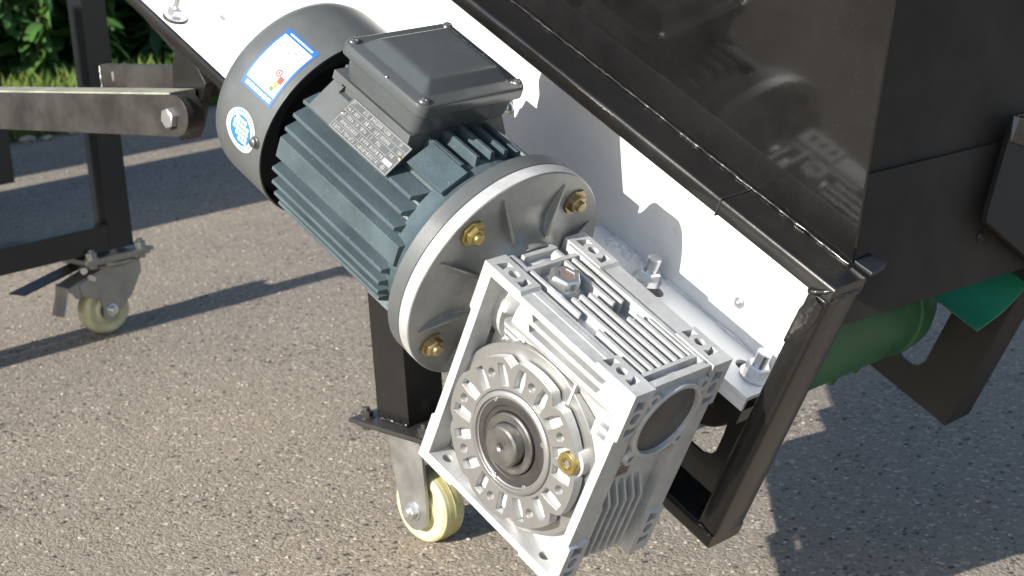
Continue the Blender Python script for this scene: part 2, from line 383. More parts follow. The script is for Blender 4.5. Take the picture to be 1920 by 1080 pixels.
# shelf welded to the plate, slotted, carrying two take-up bolts
sh = MB(); slots = [slot(14, 199, 34, 197, 7.0), slot(138, 199, 156, 199, 7.0)]
sh.prism(1, [(-60,168),(169.5,168),(169.5,220.6),(-60,220.6)], 62, 66, holes=slots)
shelf = sh.build('shelf', 'white', cv)
MB().box((-60, 66.2, 168), (169.5, 76.4, 171)).build('shelf_lip', 'white', cv)
MB().box((-60, 77.0, 169), (169.8, 91, 200)).build('shelf_rail', 'black', cv)
wb = MB(); pts = []
for q in range(60):
    u = -40 + 212*q/59; pts.append((u, 61.6 + random.uniform(-.6,.6), 219.8 + random.uniform(-.8,.8)))
wb.tube(pts, [random.uniform(1.2, 2.6) if (q//9) % 2 == 0 else .7 for q in range(60)], 6).build('weld_bead', 'weldwhite', cv, smooth=80)
bl = MB()
for q in range(26):
    u = -42 + 34*random.random(); bl.lathe((u, 62.5, 206 + 14*random.random()), (0,-1,0), [(0,5),(1.6,4.2),(3.2*random.uniform(.5,1),1.8),(3.6,0)], 8)
bl.build('weld_spatter', 'weldwhite', cv, smooth=80)
for (u, w_) in ((18.5, 200), (152, 197.5)):
    b = MB(); b.cyl((u, 70, w_), (0,-1,0), 5.9, 33.5, 20, 0, .8)
    for k in range(8): b.cyl((u, 47.5 - k*1.4, w_), (0,-1,0), 6.25, .6, 20)
    bo = b.build('shelf_bolt', 'zinc', cv)
    nut(MB(), (u, 62, w_), (0,-1,0), 10.6, 11, True, 0, ph=.3, wr=13.5).build('nut', 'zinc', bo)
def plate_screw(u, v):
    k = MB(); k.lathe((u, v, 221), (0,0,-1), [(0,6.0),(1.2,6.0),(2.4,5.2),(3.0,3.4)], 20, True); 
    k.cyl((u, v, 218.4), (0,0,-1), 2.6, 3.4, 12, 0, .5)
    k.build('plate_screw', 'zinc', cv)
plate_screw(99.4, 30.8); plate_screw(-203, 28)
k = MB(); nut(k, (-634, 177, 168), (0,-1,0), 9.6, 10, True, 13, 5.2, wr=12.5); k.build('tube_bolt', 'zinc', cv)
MB().cyl((-634, 181.2, 168), (0,-1,0), 13.6, 4, 20).build('rubber_washer', 'dullblack', cv)
# hopper side panel, flared outwards; foot on the top tube
def pan(v, k=0): return 190.5 - 0.12*(-84 - v) + k
pp = [(189.5,-83.6),(152,-240),(98,-470),(-1400,-470),(-1400,-83.6)]
MB().prism(2, pp, 0, 1, fn=lambda q: (q[0], q[1], pan(q[1], 0) + q[2]*3)).build('hopper_panel', 'blackpanel', cv)
wb = MB(); pts = []
for q in range(120):
    u = -520 + 708*q/119; pts.append((u, -83.8 + random.uniform(-.4,.4), 188.6 + random.uniform(-.6,.6)))
wb.tube(pts, [random.uniform(.9, 2.2) for _ in pts], 6).build('weld_bead', 'weldblack', cv, smooth=80)
# seam where two lengths of top tube meet
MB().box((84, -83.5, WF-.5), (85.2, -66.6, WB-4)).build('tube_seam', 'dark', cv)
# far side of the conveyor
fp = [(-60,209),(194,209),(194,-40),(-60,-40)]
hole = [(114,60),(144,60),(144,165),(139,174),(131,178.5),(121,179),(115,176)]
MB().prism(2, fp, 540, 544, holes=[hole]).build('far_plate', 'dullblack', cv)
MB().box((190.5, -60, 544.4), (194, 209, 584)).build('far_end_flange', 'dullblack', cv)
MB().box((-60, 205.4, 544.4), (190, 208.8, 584)).build('far_bottom_flange', 'dullblack', cv)
# drum and belt on the output shaft axis
MB().lathe((84,121,232), (0,0,1), [(0,30),(3,52),(5,54),(7,54)], 48).build('drum_end', 'dullblack', cv)
MB().lathe((84,121,239.4), (0,0,1), [(0,54),(13,55.4),(278,55.4),(283,55)], 48).build('drum_roller', 'green', cv)
MB().lathe((84,121,523), (0,0,1), [(0,50),(6,51.5),(12,49),(14,20)], 40).build('drum_end', 'dullblack', cv)
MB().lathe((84,121,496), (0,0,1), [(0,55.4),(2,57.2),(7,57.2),(9,55.4)], 48).build('belt_edge', 'green', cv)
CLEATS = ((108, 424), (106, 466))
rt = MB(); rt.hexa([(-150,172,262),(-1300,172,262),(-1300,172,515),(-150,172,515),(-150,175,262),(-1300,175,262),(-1300,175,515),(-150,175,515)]).build('belt_return_run', 'green', cv)
for u, w_ in CLEATS:
    MB().hexa([(u,172,w_),(u+8,170,w_),(u+8,170,w_+12),(u,172,w_+12),(u+5,184,w_+5),(u+7,183,w_+5),(u+7,183,w_+11),(u+5,184,w_+11)]).build('belt_cleat', 'green', cv)
MB().cyl((84,121,-3), (0,0,1), 16.9, 245, 32).build('drive_axle', 'steel', cv)
MB().lathe((98,110,226), (0,0,1), [(0,26),(4,34),(14,34)], 28).build('bearing_housing', 'dullblack', cv)
# end sheet of the hopper: world-vertical, crease part way down
def wsheet(x, y0, y1, z0, z1, t, nm, mt):
    k = MB('W'); k.box((x, y0, z0), (x+t, y1, z1))
    for v in k.bm.verts: v.co.x += .12*(v.co.y-y0)
    for v in k.bm.verts: v.co = RT.inverted() @ v.co
    k.space = 'T'
    o3 = cv['org']
    return k.build(nm, mt, cv)
wsheet(163, 226, 660, 35.4, 460, 3, 'end_sheet', 'sheet')
wsheet(167.5, 226, 545, -80.4, 37.5, 3, 'end_apron', 'sheet')
for (x, y, z) in ((191.6, 400, -40), (195.3, 470, 110), (195.1, 430, 0)):
    k = MB('W'); k.lathe((x, y, z), (1,0,0), [(0,5),(2,4),(3,0)], 10)
    for v in k.bm.verts: v.co = RT.inverted() @ v.co
    k.space = 'T'; k.build('rivet', 'dullblack', cv)
# green rubber skirt on the far side with the bar that clamps it
sk = MB(); n = 10; ptsA = []; 
for i in range(n+1):
    t = i/n; bend = 9*math.sin(PI*t)
    v = 66 - 56*t + bend*.5; w_ = 481 + 62*t + bend*.4
    ptsA += [(60, v, w_), (196 + 3*math.sin(PI*t), v, w_), (196 + 3*math.sin(PI*t), v+2.5, w_+2), (60, v+2.5, w_+2)]
fs = []
for i in range(n):
    a = i*4
    for j in range(4): fs.append((a+j, a+(j+1) % 4, a+4+(j+1) % 4, a+4+j))
fs += [(0,1,2,3), tuple(n*4+j for j in range(4))]
sk.mesh(ptsA, fs); sk.build('rubber_skirt', 'skirt', cv, smooth=60)
MB().hexa([(60,20,526),(215,20,526),(215,25,533),(60,25,533),(60,-3,526),(215,-3,526),(215,-3,533),(60,-3,533)]).build('skirt_clamp_bar', 'bluesteel', cv)
MB().prism(2, [(40,4),(40,-330),(150,-330),(178,-30),(190,4)], 0, 1, fn=lambda q: (q[0], q[1], 530 + .16*(4-q[1]) - 20 + q[2]*4)).build('far_hopper_panel', 'dullblack', cv)
k = MB('W'); k.prism(0, [(386,-12),(383,-22),(464,-77),(600,-140),(600,40),(455,48),(428,61)], 203, 208); conv(k).build('stiffener_bracket', 'hidden', cv)
k = MB('W'); k.hexa([(208.2,424,62),(208.2,488,46),(208.2,472,22),(208.2,418,40),(214,426,60),(212,488,44),(210,472,24),(210,420,42)]); conv(k).build('bracket_stop', 'black', cv)
k = MB('W'); k.tube([(208.6, 428 + 3*q, 61 - .5*q + random.uniform(-1,1)) for q in range(12)], [random.uniform(1.5, 4) for _ in range(12)], 7); conv(k).build('weld_bead', 'weldblack', cv, smooth=80)
# hinge bracket below the bottom tube
br = MB(); Yb = 200
poly = [(-752,143),(-745,147),(-660,98),(-640,72),(-642,66),(-664,22),(-675,8),(-700,4),(-712,20),(-700,90),(-693,103)]
kk = MB('W'); kk.prism(1, poly, 196, 206)
for v in kk.bm.verts: v.co = RT.inverted() @ v.co
kk.space = 'T'; kk.build('hinge_bracket', 'black', cv)
# leg, weld, caster (all vertical in the world)
conv(MB('W').box((-418, 218, -275), (-368, 268, 30))).build('leg', 'black', cv)
k = MB('W'); pts = [(-416+48*q/24, 216.8+random.uniform(-1,1), -274.2+random.uniform(-.8,1.6)) for q in range(25)]
k.tube(pts, [random.uniform(1.6, 3.6) for _ in pts], 7); conv(k).build('weld_bead', 'weldblack', cv, smooth=80)
def caster_fixed(x, y, parent):
    """fixed caster, wheel axis along world Y; returns the part"""
    k = conv(MB('W').box((x-66, y-38, -283.6), (x+42, y+38, -280.0))); c = k.build('caster', 'armsteel', parent)
    k = conv(MB('W').box((x-72, y-44, -279.4), (x+48, y+44, -275.2))); k.build('mounting_plate', 'armsteel', c)
    for sy in (-1, 1):
        yy = y + sy*22
        fk = MB('W'); fk.prism(1, [(x-35,-286),(x+18,-286),(x+20,-345),(x+20,-371)] + [(x-1+21*math.cos(t), -371-21*math.sin(t)) for t in [PI*q/10 for q in range(1,10)]] + [(x-22,-371),(x-26,-345)], yy-1.8, yy+1.8)
        conv(fk).build('fork', 'galv', c)
        a = MB('W'); nut(a, (x-1, yy+sy*1.8, -370), (0,sy,0), 8.2, 7, True, 2.5, 4.6); conv(a).build('axle_bolt', 'zinc', c)
    wh = MB('W'); wh.lathe((x-1, y-16, -369), (0,1,0), [(0,12),(-2,13),(-2,19),(2,23),(2,29),(0,33),(1,37),(4,39.6),(9,40),(23,40),(28,39.6),(31,37),(32,33),(30,29),(30,23),(34,19),(34,13)], 48)
    conv(wh).build('wheel', 'nylon', c)
    td = MB('W'); td.lathe((x-1, y-8, -369), (0,1,0), [(0,40),(0,40.1),(7.4,40.4),(8,40.9),(8.6,40.4),(16,40.1),(16,40)], 48); conv(td).build('tread', 'nylondirty', c)
    hb = MB('W'); hb.lathe((x-1, y-19.5, -369), (0,1,0), [(0,20),(2,20),(2,12)], 28); conv(hb).build('dust_cap', 'armsteel', c)
    for (dx, dy) in ((-58,-30),(34,-30),(-58,30),(34,30)):
        a = MB('W'); nut(a, (x+dx, y+dy, -275.2), (0,0,1), 7, 6, True, 4, 3.8, ph=.2); nut(a, (x+dx, y+dy, -283.6), (0,0,-1), 7.5, 4, False); conv(a).build('plate_bolt', 'armsteel', c)
    return c
caster_fixed(-372, 243, cv)

# ================================================================== WORM GEARBOX
GA, GB, GC = 172.0, 205.0, 112.0
VM, WM = 44.0, 55.9                      # motor axis
gx = thing('worm_gearbox', 'silver cast aluminium worm gearbox with finned square housing and round output hub', 'gearbox', (86, 205, 56))
def frame_outline(rec=2.6, pad=42):
    a, b = GA, GB
    return [(0,0),(pad,0),(pad+2,rec),(a-pad-2,rec),(a-pad,0),(a,0),(a,pad+3),(a-rec,pad+5),(a-rec,b-pad-5),(a,b-pad-3),(a,b),(a-pad,b),(a-pad-2,b-rec),(pad+2,b-rec),(pad,b),(0,b),(0,b-pad-3),(rec,b-pad-5),(rec,pad+5),(0,pad+3)]
def tri(cx, cy, s, d):   # pocket triangles beside the pad holes
    return [(cx-s, cy-s),(cx+s*.9, cy-d),(cx+s, cy+d),(cx-s, cy+s)]
def pad_cutters(w0, flip=False):
    """holes and pockets in the outside of one end frame, centred on depth w0"""
    k = MB()
    for vv, d in ((-3, 1), (GB+3, -1)):
        v0, v1 = (vv, 9.5) if d > 0 else (GB-9.5, vv)
        for uc in (22.5, GA-26.5):
            k.prism(1, circ(uc, w0, 4.6, 16), v0, v1)
            a0, a1 = (-3, 7) if d > 0 else (GB-7, GB+3)
            k.prism(1, [(uc-15.5, w0-5.5),(uc-7.5, w0-5.0),(uc-9.5, w0+.2),(uc-7.0, w0+5.5),(uc-13.5, w0+5.5)], a0, a1)
            k.prism(1, [(uc+8.5, w0-5),(uc+15.5, w0-6),(uc+14.5, w0+5.5),(uc+8.0, w0+5.5),(uc+10.4, w0+.2)], a0, a1)
    for uu, d in ((GA, 1), (0, -1)):
        for vc in (26.0, GB-26.0):
            a0, a1 = (GA-6, GA+3) if d > 0 else (-3, 6)
            k.prism(0, circ(vc, w0, 5.2, 16), a0, a1)
            k.prism(0, [(vc-18.5, w0-5.5),(vc-7.5, w0-6),(vc-9, w0+.2),(vc-8.0, w0+6),(vc-15, w0+6)], a0, a1)
            k.prism(0, [(vc+8.5, w0-6),(vc+17, w0-5.5),(vc+14, w0+6),(vc+8.5, w0+6),(vc+10, w0)], a0, a1)
    return k
inner = [(10.5,8.2),(GA-10.5,8.2),(GA-10.5,GB-9.5),(10.5,GB-9.5)]
hb = MB().prism(2, frame_outline(), 0, 22.5, holes=[inner]); hb.cut(pad_cutters(11.2))
bk = MB().prism(2, frame_outline(), 89.5, GC); bk.cut(pad_cutters(101.0))
hb.add(bk)
# core between the frames
core = MB().prism(2, [(9,17),(160.2,17),(160.2,190),(150,197),(20,197),(9,190)], 31, 89.4)
hb.add(core)
# flank of the worm housing with the round recess of the hub cut out, and two long slots
fl = MB().prism(0, [(8.4,.9),(29,1.2),(35,7),(44,15),(70,24),(95,33),(95,40),(8.4,40)], 27, 161.5)
cu = MB(); cu.cyl((84,121,-5), (0,0,1), 80, 38, 64)
cu.prism(2, [(59,9.2),(63,8.9),(143,8.9),(140,14.4),(135,14.6),(62,14.6)], -4, 24)
cu.prism(2, [(59,18.6),(141,18.6),(138,24.6),(62,24.6)], -4, 30)
cu.prism(2, [(20,-5),(47,5),(43.5,16),(42.5,32),(42.5,60),(20,60)], -4, 25)
fl.cut(cu); hb.add(fl)
# lower right flank
f2 = MB().prism(2, [(140,175),(152,164),(161.8,160),(161.8,195.8),(118,195.8)], 20, 34); hb.add(f2)
hb.box((27.5, 27, 26), (34.5, 36, 33))
hb.box((10.6, 150, 24), (30, 195.6, 31)); hb.box((140, 40, 12), (161.4, 86, 33))
for v in (38, 47.5, 57): hb.prism(1, [(146,12),(150,4.5),(161.4,4.5),(161.4,30),(146,30)], v, v+4.6)
# knob and small ribs at the upper left
hb.lathe((23.5, 33, 34), (0,0,-1), [(0,8.5),(12,8.2),(18,6.8),(22,4),(23.4,0)], 20)
for v, u1, w1 in ((45, 52, 14), (52.5, 46, 17), (60, 38, 20)): hb.prism(1, [(24,w1+4),(28,w1),(u1,w1),(u1+3,34),(24,34)], v, v+2.6)
hb.box((112, 30, 10), (114.4, 60, 33)); 
# walls across the top
hb.box((4, 1.2, 37), (8, 30, 74)); hb.box((18.6, 1.0, 23.5), (22.4, 30, 86.5)); hb.box((153.4, .8, 23.5), (157.0, 30, 86.5))
hb.prism(1, [(8,85.5),(166,85.5),(166,89.6),(8,89.6)], .6, 30)
hb.box((44.5, 2.2, 12.5), (129, 30, 18.6))
hb.box((22.5, 6.2, 22.4), (100, 30, 24.0))
# bolt bosses at the motor end and the bearing hump at the cover end
hb.lathe((-1, 9, 29.5), (1,0,0), [(0,4),(1.5,7),(19,7)], 20); hb.lathe((-1, 9, 72), (1,0,0), [(0,4),(1.5,7),(19,7)], 20)
hb.lathe((1, VM, WM), (1,0,0), [(0,38),(18,38)], 40); hb.lathe((157, VM, WM), (1,0,0), [(0,39),(6,39)], 48)
hb.lathe((43, 14, 48), (0,-1,0), [(0,21),(2.5,20.5),(3.2,16),(6.5,15.5)], 32)
housing = hb.build('housing', 'cast', gx, smooth=30)
# cooling fins on top
def tfin(u0, u1, w0, t=5.4, h=12.0, vt=1.0):
    t *= .68
    k = MB(); r = t/2*.8
    k.prism(1, slot(u0 + t/2, w0, u1 - t/2, w0, t/2, 5), vt, 17.4); k.build('cooling_fin', 'cast', housing)
for a in ((22.6,81,30.2,4.6),(22.6,81,68.6,5.2),(22.6,82,77.4,4.6),(62,153.2,39.2,5.2),(62,153.2,48.4,5.2),(63,153.2,57.6,5.2),(98,153.2,66.8,5.2),(98,153.2,76,5.2),(100,153.2,30.4,5.2),(106,153.2,82.6,3.4)): tfin(*a)
# side fins, slanted tops
for i in range(6):
    w0 = 21 + i*9.6
    MB().prism(2, [(160.0,107+i*.6),(170.6,126+i*.4),(170.6,181+i),(160.0,191)], w0, w0+2.6).build('cooling_fin', 'cast', housing)
# end cover
ec = MB().prism(0, [(.6,21.5),(.6,89),(30,89),(47,89),(47,21.5)], 163.2, 169.6)
ec.lathe((163.2,42,54.5), (1,0,0), [(0,35.6),(10.2,35.6),(11.2,34.8),(11.2,32),(7.2,31.6)], 64)
for v, w_ in ((16.5,29.5),(16.5,84.5),(71.5,83.5),(73,28)):
    d = Vector((v-42, w_-54.5)).normalized()
    v2, w2 = 42+d.x*40.5, 54.5+d.y*40.5
    ec.prism(0, slot(v2, w2, v2-d.x*3, w2-d.y*3, 6.4, 8), 163.2, 173.0, holes=[circ(v2, w2, 3.1, 14)])
cover = ec.build('end_cover', 'cast', gx, smooth=30)
MB().lathe((169,42,54.5), (1,0,0), [(0,31.6),(1.6,31.6),(2.0,31)], 64).build('bearing_cap', 'capdark', gx)
for v, w_ in ((16.5,29.5),(16.5,84.5),(71.5,83.5),(73,28)):
    d = Vector((v-42, w_-54.5)).normalized(); v, w_ = 42+d.x*40.5, 54.5+d.y*40.5
    MB().lathe((166,v,w_), (1,0,0), [(0,3.1),(2.5,3.1),(2.5,1.5),(1,1.4)], 14).build('cover_screw', 'steel', cover)
np_ = MB().box((160.4, 79, 25), (161.4, 106, 51)); npl = np_.build('rating_plate', 'tan', gx)
k = MB()
for r_ in range(5):
    x = 27
    while x < 49:
        l = random.uniform(.8, 2.6); k.box((161.5, 86+r_*3.8, x), (161.6, 87.6+r_*3.8, min(x+l, 49.5))); x += l + .8
k.build('plate_print', 'gritd', npl)
k = MB(); nut(k, (161, 76, 46), (1,0,0), 5.4, 4, True, 0); k.build('side_plug', 'yellow', gx)
# breather plug on top
bp = MB(); bp.lathe((43,8,48), (0,-1,0), [(0,15),(2,15),(2.6,14)], 32); bp.lathe((43,5.4,48), (0,-1,0), [(0,13.2),(9,13.2),(10.4,11.6),(10.4,7.8),(9.2,7.6)], 6, True, .35)
bpo = bp.build('breather_plug', 'zinc', gx)
MB().lathe((43,-3.6,48), (0,-1,0), [(0,7.7),(.5,7.7),(.7,2),(.2,0)], 24).build('vent_disc', 'ventgrey', bpo)
# output hub with eight lugs
hc = (84.0, 121.0)
def lugs():
    o = []
    for q in range(240):
        a = 2*PI*q/240; r = 70.3; d = math.degrees(a) % 45
        k = min(d, 45-d)                       # 0 at a bolt hole, 22.5 midway
        x = (k-15.5)/7.0
        if x > 0:
            D_ = math.degrees(a) % 360; big = 1.25 if any(abs(D_-c_) < 12 for c_ in (22.5, 67.5, 112.5, 337.5, 292.5)) else .65
            r -= 5.6*min(1, x)**1.1*big
        o.append((hc[0] + r*math.cos(a), hc[1] - r*math.sin(a)))
    return o
holes = [circ(*hc, 44, 64)]
for q in range(8):
    a = math.radians(45*q)
    holes.append(circ(hc[0]+57.8*math.cos(a), hc[1]-57.8*math.sin(a), 4.0, 14))
    for sgn in (-1, 1):
        pk = []
        for (r, da) in ((46.6, 8.6), (46.6, 19.5), (56, 18.0), (65.5, 15.0), (65.5, 8.6), (56, 7.4)):
            t = a + sgn*math.radians(da); pk.append((hc[0]+r*math.cos(t), hc[1]-r*math.sin(t)))
        holes.append(pk)
hub = MB().prism(2, lugs(), .2, 8.5, holes=holes)
hub.lathe((84,121,5.4), (0,0,1), [(0,64),(3,64),(12,66),(17,67)], 96)
hub_o = hub.build('output_hub', 'cast', gx, smooth=30)
MB().prism(2, lugs(), -.5, .1, holes=holes).build('hub_face', 'mach', hub_o)
MB().lathe((84,121,30), (0,0,-1), [(0,79.4),(18.4,79.4),(19.2,78.8),(19.4,62),(0,62)], 96, False).build('hub_seat', 'mach', hub_o)
rg = MB(); rg.lathe((84,121,8), (0,0,-1), [(0,44.4),(6,44.2),(9.5,43),(10.6,41.4),(10.6,38.6),(8.4,37.6),(8.4,36.6),(2,36.4)], 96, False)
for a in (38, 140, 265, 318):
    t = math.radians(a); c_ = Vector((84+36.8*math.cos(t), 121-36.8*math.sin(t), 0)); rg.lathe((c_.x, c_.y, 1), (0,0,-1), [(0,2.2),(2.2,2.2)], 10)
rg.build('seal_ring', 'mach', hub_o)
MB().lathe((84,121,4.5), (0,0,-1), [(0,36.5),(4.8,36.4),(5.2,35.2),(5.0,31),(4.2,30.2),(4.2,26.5),(2,26)], 72, False).build('oil_seal', 'seal', gx)
MB().lathe((84,121,6), (0,0,-1), [(0,25.6),(8,25.6),(9,24.6),(9,18.8),(8,17.6),(2,17.6)], 64, False).build('hollow_shaft', 'steel', gx)
k = MB(); k.lathe((84,121,0), (0,0,-1), [(0,17.2),(10.8,17.2),(12.2,15.8),(12.2,4.2),(10.4,2.2),(10.2,0)], 56)
k.build('shaft_end', 'steel', gx)
MB().lathe((84,121,-11.0), (0,0,-1), [(0,2.4),(.2,1.4)], 16).build('centre_hole', 'dark', gx)
k = MB(); pc = (84+62*math.cos(math.radians(25.5)), 121-62*math.sin(math.radians(25.5)))
k.lathe((pc[0], pc[1], 18), (0,0,-1), [(0,13),(14,12.6),(14.4,10)], 32); k.build('plug_boss', 'cast', gx)
k = MB(); k.lathe((pc[0], pc[1], 4), (0,0,-1), [(0,9.6),(5,9.6),(6.2,8.6),(6.2,4.9)], 36, False); k.lathe((pc[0], pc[1], -2.2), (0,0,1), [(0,4.9),(0,3.9),(3.6,3.7),(3.8,0)], 6, False, .2)
k.build('oil_plug', 'yellow', gx)
# threaded holes read dark: darker discs paint in the shade at the bottom of the hub holes
for q in range(8):
    a = math.radians(45*q); MB().lathe((hc[0]+57.8*math.cos(a), hc[1]-57.8*math.sin(a), 5.6), (0,0,-1), [(0,3.9),(.3,3.7),(.4,0)], 14).build('thread_hole', 'steel', hub_o)
# input flange
fg = MB(); fg.lathe((-31,VM,WM), (1,0,0), [(0,99),(.6,100),(11.4,100),(12.2,99.2),(12.2,72),(14,60),(20,50),(27,45),(33,44)], 96)
for q in range(8):
    a = math.radians(22.5 + 45*q); 
    ca, sa = math.cos(a), math.sin(a)
    def R_(r, s_): return (VM - r*sa + s_*ca, WM - r*ca - s_*sa)
    q0, q1 = R_(48, -1.6), R_(48, 1.6); p0, p1 = R_(90, -.5), R_(90, .5)
    fg.hexa([(-19.2,*q0),(-19.2,*q1),(-19.2,*p1),(-19.2,*p0),(-6,*q0),(-6,*q1),(-17.6,*p1),(-17.6,*p0)])
fl_o = fg.build('input_flange', 'rawflange', gx, smooth=30)
MB().lathe((-30.6,VM,WM), (1,0,0), [(0,99.6),(.3,100.3),(10.6,100.3),(11.2,99.7)], 96, False).build('sunlit_rim', 'cast', fl_o)  # paler ring paints the sunlit edge onto the darker flange
for a in (44.5, 131, -40.5, 222):
    t = math.radians(a); k = MB()
    c_ = (-18.8, VM-82.5*math.sin(t), WM-82.5*math.cos(t))
    k.lathe(c_, (1,0,0), [(0,11.6),(2.2,11.6)], 8, True, .3); nut(k, (-16.6, c_[1], c_[2]), (1,0,0), 8.6, 5, False, 3.4, 4.8, ph=.2)
    k.build('flange_nut', 'yellow' if a in (44.5, 222) else 'brass', fl_o)

# ================================================================== ELECTRIC MOTOR
mo = thing('electric_motor', 'grey-blue finned electric motor with square terminal box and stickers on its fan cover', 'electric motor', (-160, 130, 56))
def ang(a, r, u): t = math.radians(a); return (u, VM - r*math.sin(t), WM - r*math.cos(t))
b = MB(); b.lathe((-222,VM,WM), (1,0,0), [(0,66),(3,75.5),(142,75.5),(154,75),(160,75)], 64)
# front bell and flange
b.lathe((-78,VM,WM), (1,0,0), [(0,60),(2,78),(14,80),(22,84),(30,94),(32.6,96)], 96)
for a in (58, 122, -58, 238):
    c0 = [ang(a-9, 72, -106), ang(a+9, 72, -106), ang(a+9, 87.5, -106), ang(a-9, 87.5, -106), ang(a-9, 72, -62), ang(a+9, 72, -62), ang(a+9, 87.5, -62), ang(a-9, 87.5, -62)]
    b.hexa(c0)
body = b.build('motor_body', 'paint', mo, smooth=30)
MB().lathe((-46,VM,WM), (1,0,0), [(0,98),(.8,100),(14.2,100),(14.8,99.2)], 96).build('motor_flange', 'cover', mo)
def env(d): return math.sqrt(max(0, 86.5**2 - d*d))
# horizontal fins on both flanks
for sgn in (-1, 1):
    for v, t0, u1 in ((-7, 3.2, -76), (5, 3.2, -74), (17.5, 3.2, -72), (57, 3.0, -69), (71.5, 3.0, -71), (85, 3.0, -74), (97, 3, -78)):
        d = v - VM; wt = env(d); wi = math.sqrt(max(0, 73**2 - d*d)) if abs(d) < 72 else 16
        tip = WM + sgn*wt; root = WM + sgn*wi
        t1 = t0*3.0
        MB().hexa([(-226,v-t1/2,root),(u1,v-t1/2,root),(u1,v+t1/2,root),(-226,v+t1/2,root),(-224,v-t0/2,tip),(u1-4,v-t0/2,tip),(u1-4,v+t0/2,tip),(-224,v+t0/2,tip)]).build('cooling_fin', 'paint', body)
    tip = WM + sgn*84; root = WM + sgn*66
    MB().hexa([(-227,22,root),(-60,22,root),(-60,49,root),(-227,49,root),(-225,26.5,tip),(-64,26.5,tip),(-64,45.5,tip),(-225,45.5,tip)]).build('foot_pad', 'paint', body)
# vertical fins, top and bottom
for w0 in (25, 40.5, 56, 71.5, 87):
    d = w0 - WM; vt = env(d); vi = math.sqrt(70**2 - d*d)
    for sgn in (-1, 1):
        MB().hexa([(-226,VM+sgn*vi,w0-3.4),(-68,VM+sgn*vi,w0-3.4),(-68,VM+sgn*vi,w0+3.4),(-226,VM+sgn*vi,w0+3.4),(-224,VM+sgn*vt,w0-1.8),(-72,VM+sgn*vt,w0-1.8),(-72,VM+sgn*vt,w0+1.8),(-224,VM+sgn*vt,w0+1.8)]).build('cooling_fin', 'paint', body)
# saddle that carries the terminal box and the nameplate
sd = MB().prism(0, [(-2,-9),(-8.4,-15.6),(-30.5,6.5),(-32,3.6),(-40,3.6),(-40,106),(-20,118),(10,106),(10,10)], -216, -115)
sd.cut(MB().box((-203,-34,-2),(-188,-26,8)))
sd.build('box_saddle', 'cover', body)
# terminal box
tb = MB(); n = 5
def rr(v, in_): return [(q[0], v, q[1]) for q in rrect(-206+in_, 0.4+in_, -108.5-in_, 110-in_, 9, 4)]
rings = [rr(-64, .5), rr(-58, .8), rr(-48, 1.8), rr(-42.5, 3), rr(-40.2, 6)]
pts = [q for r in rings for q in r]; L_ = len(rings[0])
fs = [(i*L_+j, i*L_+(j+1) % L_, (i+1)*L_+(j+1) % L_, (i+1)*L_+j) for i in range(4) for j in range(L_)] + [tuple(range(L_)), tuple(range(4*L_, 5*L_))]
tb.mesh(pts, fs); tbo = tb.build('terminal_box', 'lid', mo)
ld = MB()
def lr(v, in_, r=9): return [(q[0], v, q[1]) for q in rrect(-210+in_, -4+in_, -104-in_, 114-in_, max(r-in_*.3, 2), 4)]
rings = [lr(-63, 1.2), lr(-64, .2), lr(-71, 0), lr(-73.6, .8), lr(-74.8, 3.0), lr(-75.2, 11), lr(-76, 12.5), lr(-83, 20), lr(-84.4, 22.5), lr(-84.8, 27)]
pts = [q for r in rings for q in r]; L_ = len(rings[0])
fs = [(i*L_+j, i*L_+(j+1) % L_, (i+1)*L_+(j+1) % L_, (i+1)*L_+j) for i in range(len(rings)-1) for j in range(L_)] + [tuple(range(L_)), tuple(range((len(rings)-1)*L_, len(rings)*L_))]
ld.mesh(pts, fs); lid = ld.build('lid', 'lid', tbo, smooth=28)
for (u, w_) in ((-202.5, 3.5), (-202.5, 106.5), (-111.5, 106.5), (-111.5, 3.5)):
    k = MB(); k.lathe((u,-74.6,w_), (0,-1,0), [(0,4.6),(1.4,4.4),(2.6,3.2),(3.1,1.2)], 20); k.box((u-2.4,-77.9,w_-.4), (u+2.4,-77.2,w_+.4)); k.box((u-.4,-77.9,w_-2.4), (u+.4,-77.2,w_+2.4)); k.build('lid_screw', 'steel', tbo)
for (u, w_) in ((-118, 100), (-116, 112.5), (-113, 101.5), (-150, -4.2), (-160, 113.6)):
    MB().lathe((u,-74.9,w_), (0,-1,0), [(0,1.0),(.8,.6),(1,0)], 8).build('water_drop', 'zinc', lid)
# nameplate on the 45 degree facet
nrm = Vector((0, -1, -1)).normalized(); ex = Vector((1,0,0)); ey = Vector((0, 1, -1)).normalized()     # ey runs down the facet
n0 = Vector((-184.7, -29.9, 4.9)) + Vector((0,-1,-1)).normalized()*.6
def NP(x, y, h=0.0): return n0 + ex*x + ey*y - nrm*(-h)
def nbox(mb, x0, y0, x1, y1, h0, h1): mb.hexa([NP(x0,y0,h0),NP(x1,y0,h0),NP(x1,y1,h0),NP(x0,y1,h0),NP(x0,y0,h1),NP(x1,y0,h1),NP(x1,y1,h1),NP(x0,y1,h1)])
k = MB(); nbox(k, -.5, -.5, 75.8, 31.2, .2, 1.0); npo = k.build('nameplate', 'plate', mo)
k = MB(); e = .45
nbox(k, .4, .4, 75, .4+e, 1.02, 1.12); nbox(k, .4, 30-e, 75, 30, 1.02, 1.12); nbox(k, .4, .9, .4+e, 29.5, 1.02, 1.12); nbox(k, 75-e, .9, 75, 29.5, 1.02, 1.12)
for r_ in range(1, 5): nbox(k, .9, r_*5.9, (74.5 if r_ != 3 else 62), r_*5.9+.32, 1.02, 1.12)
cols = [(22,54), (22,44,62), (18,36,62), (18,31,62), (33,62)]
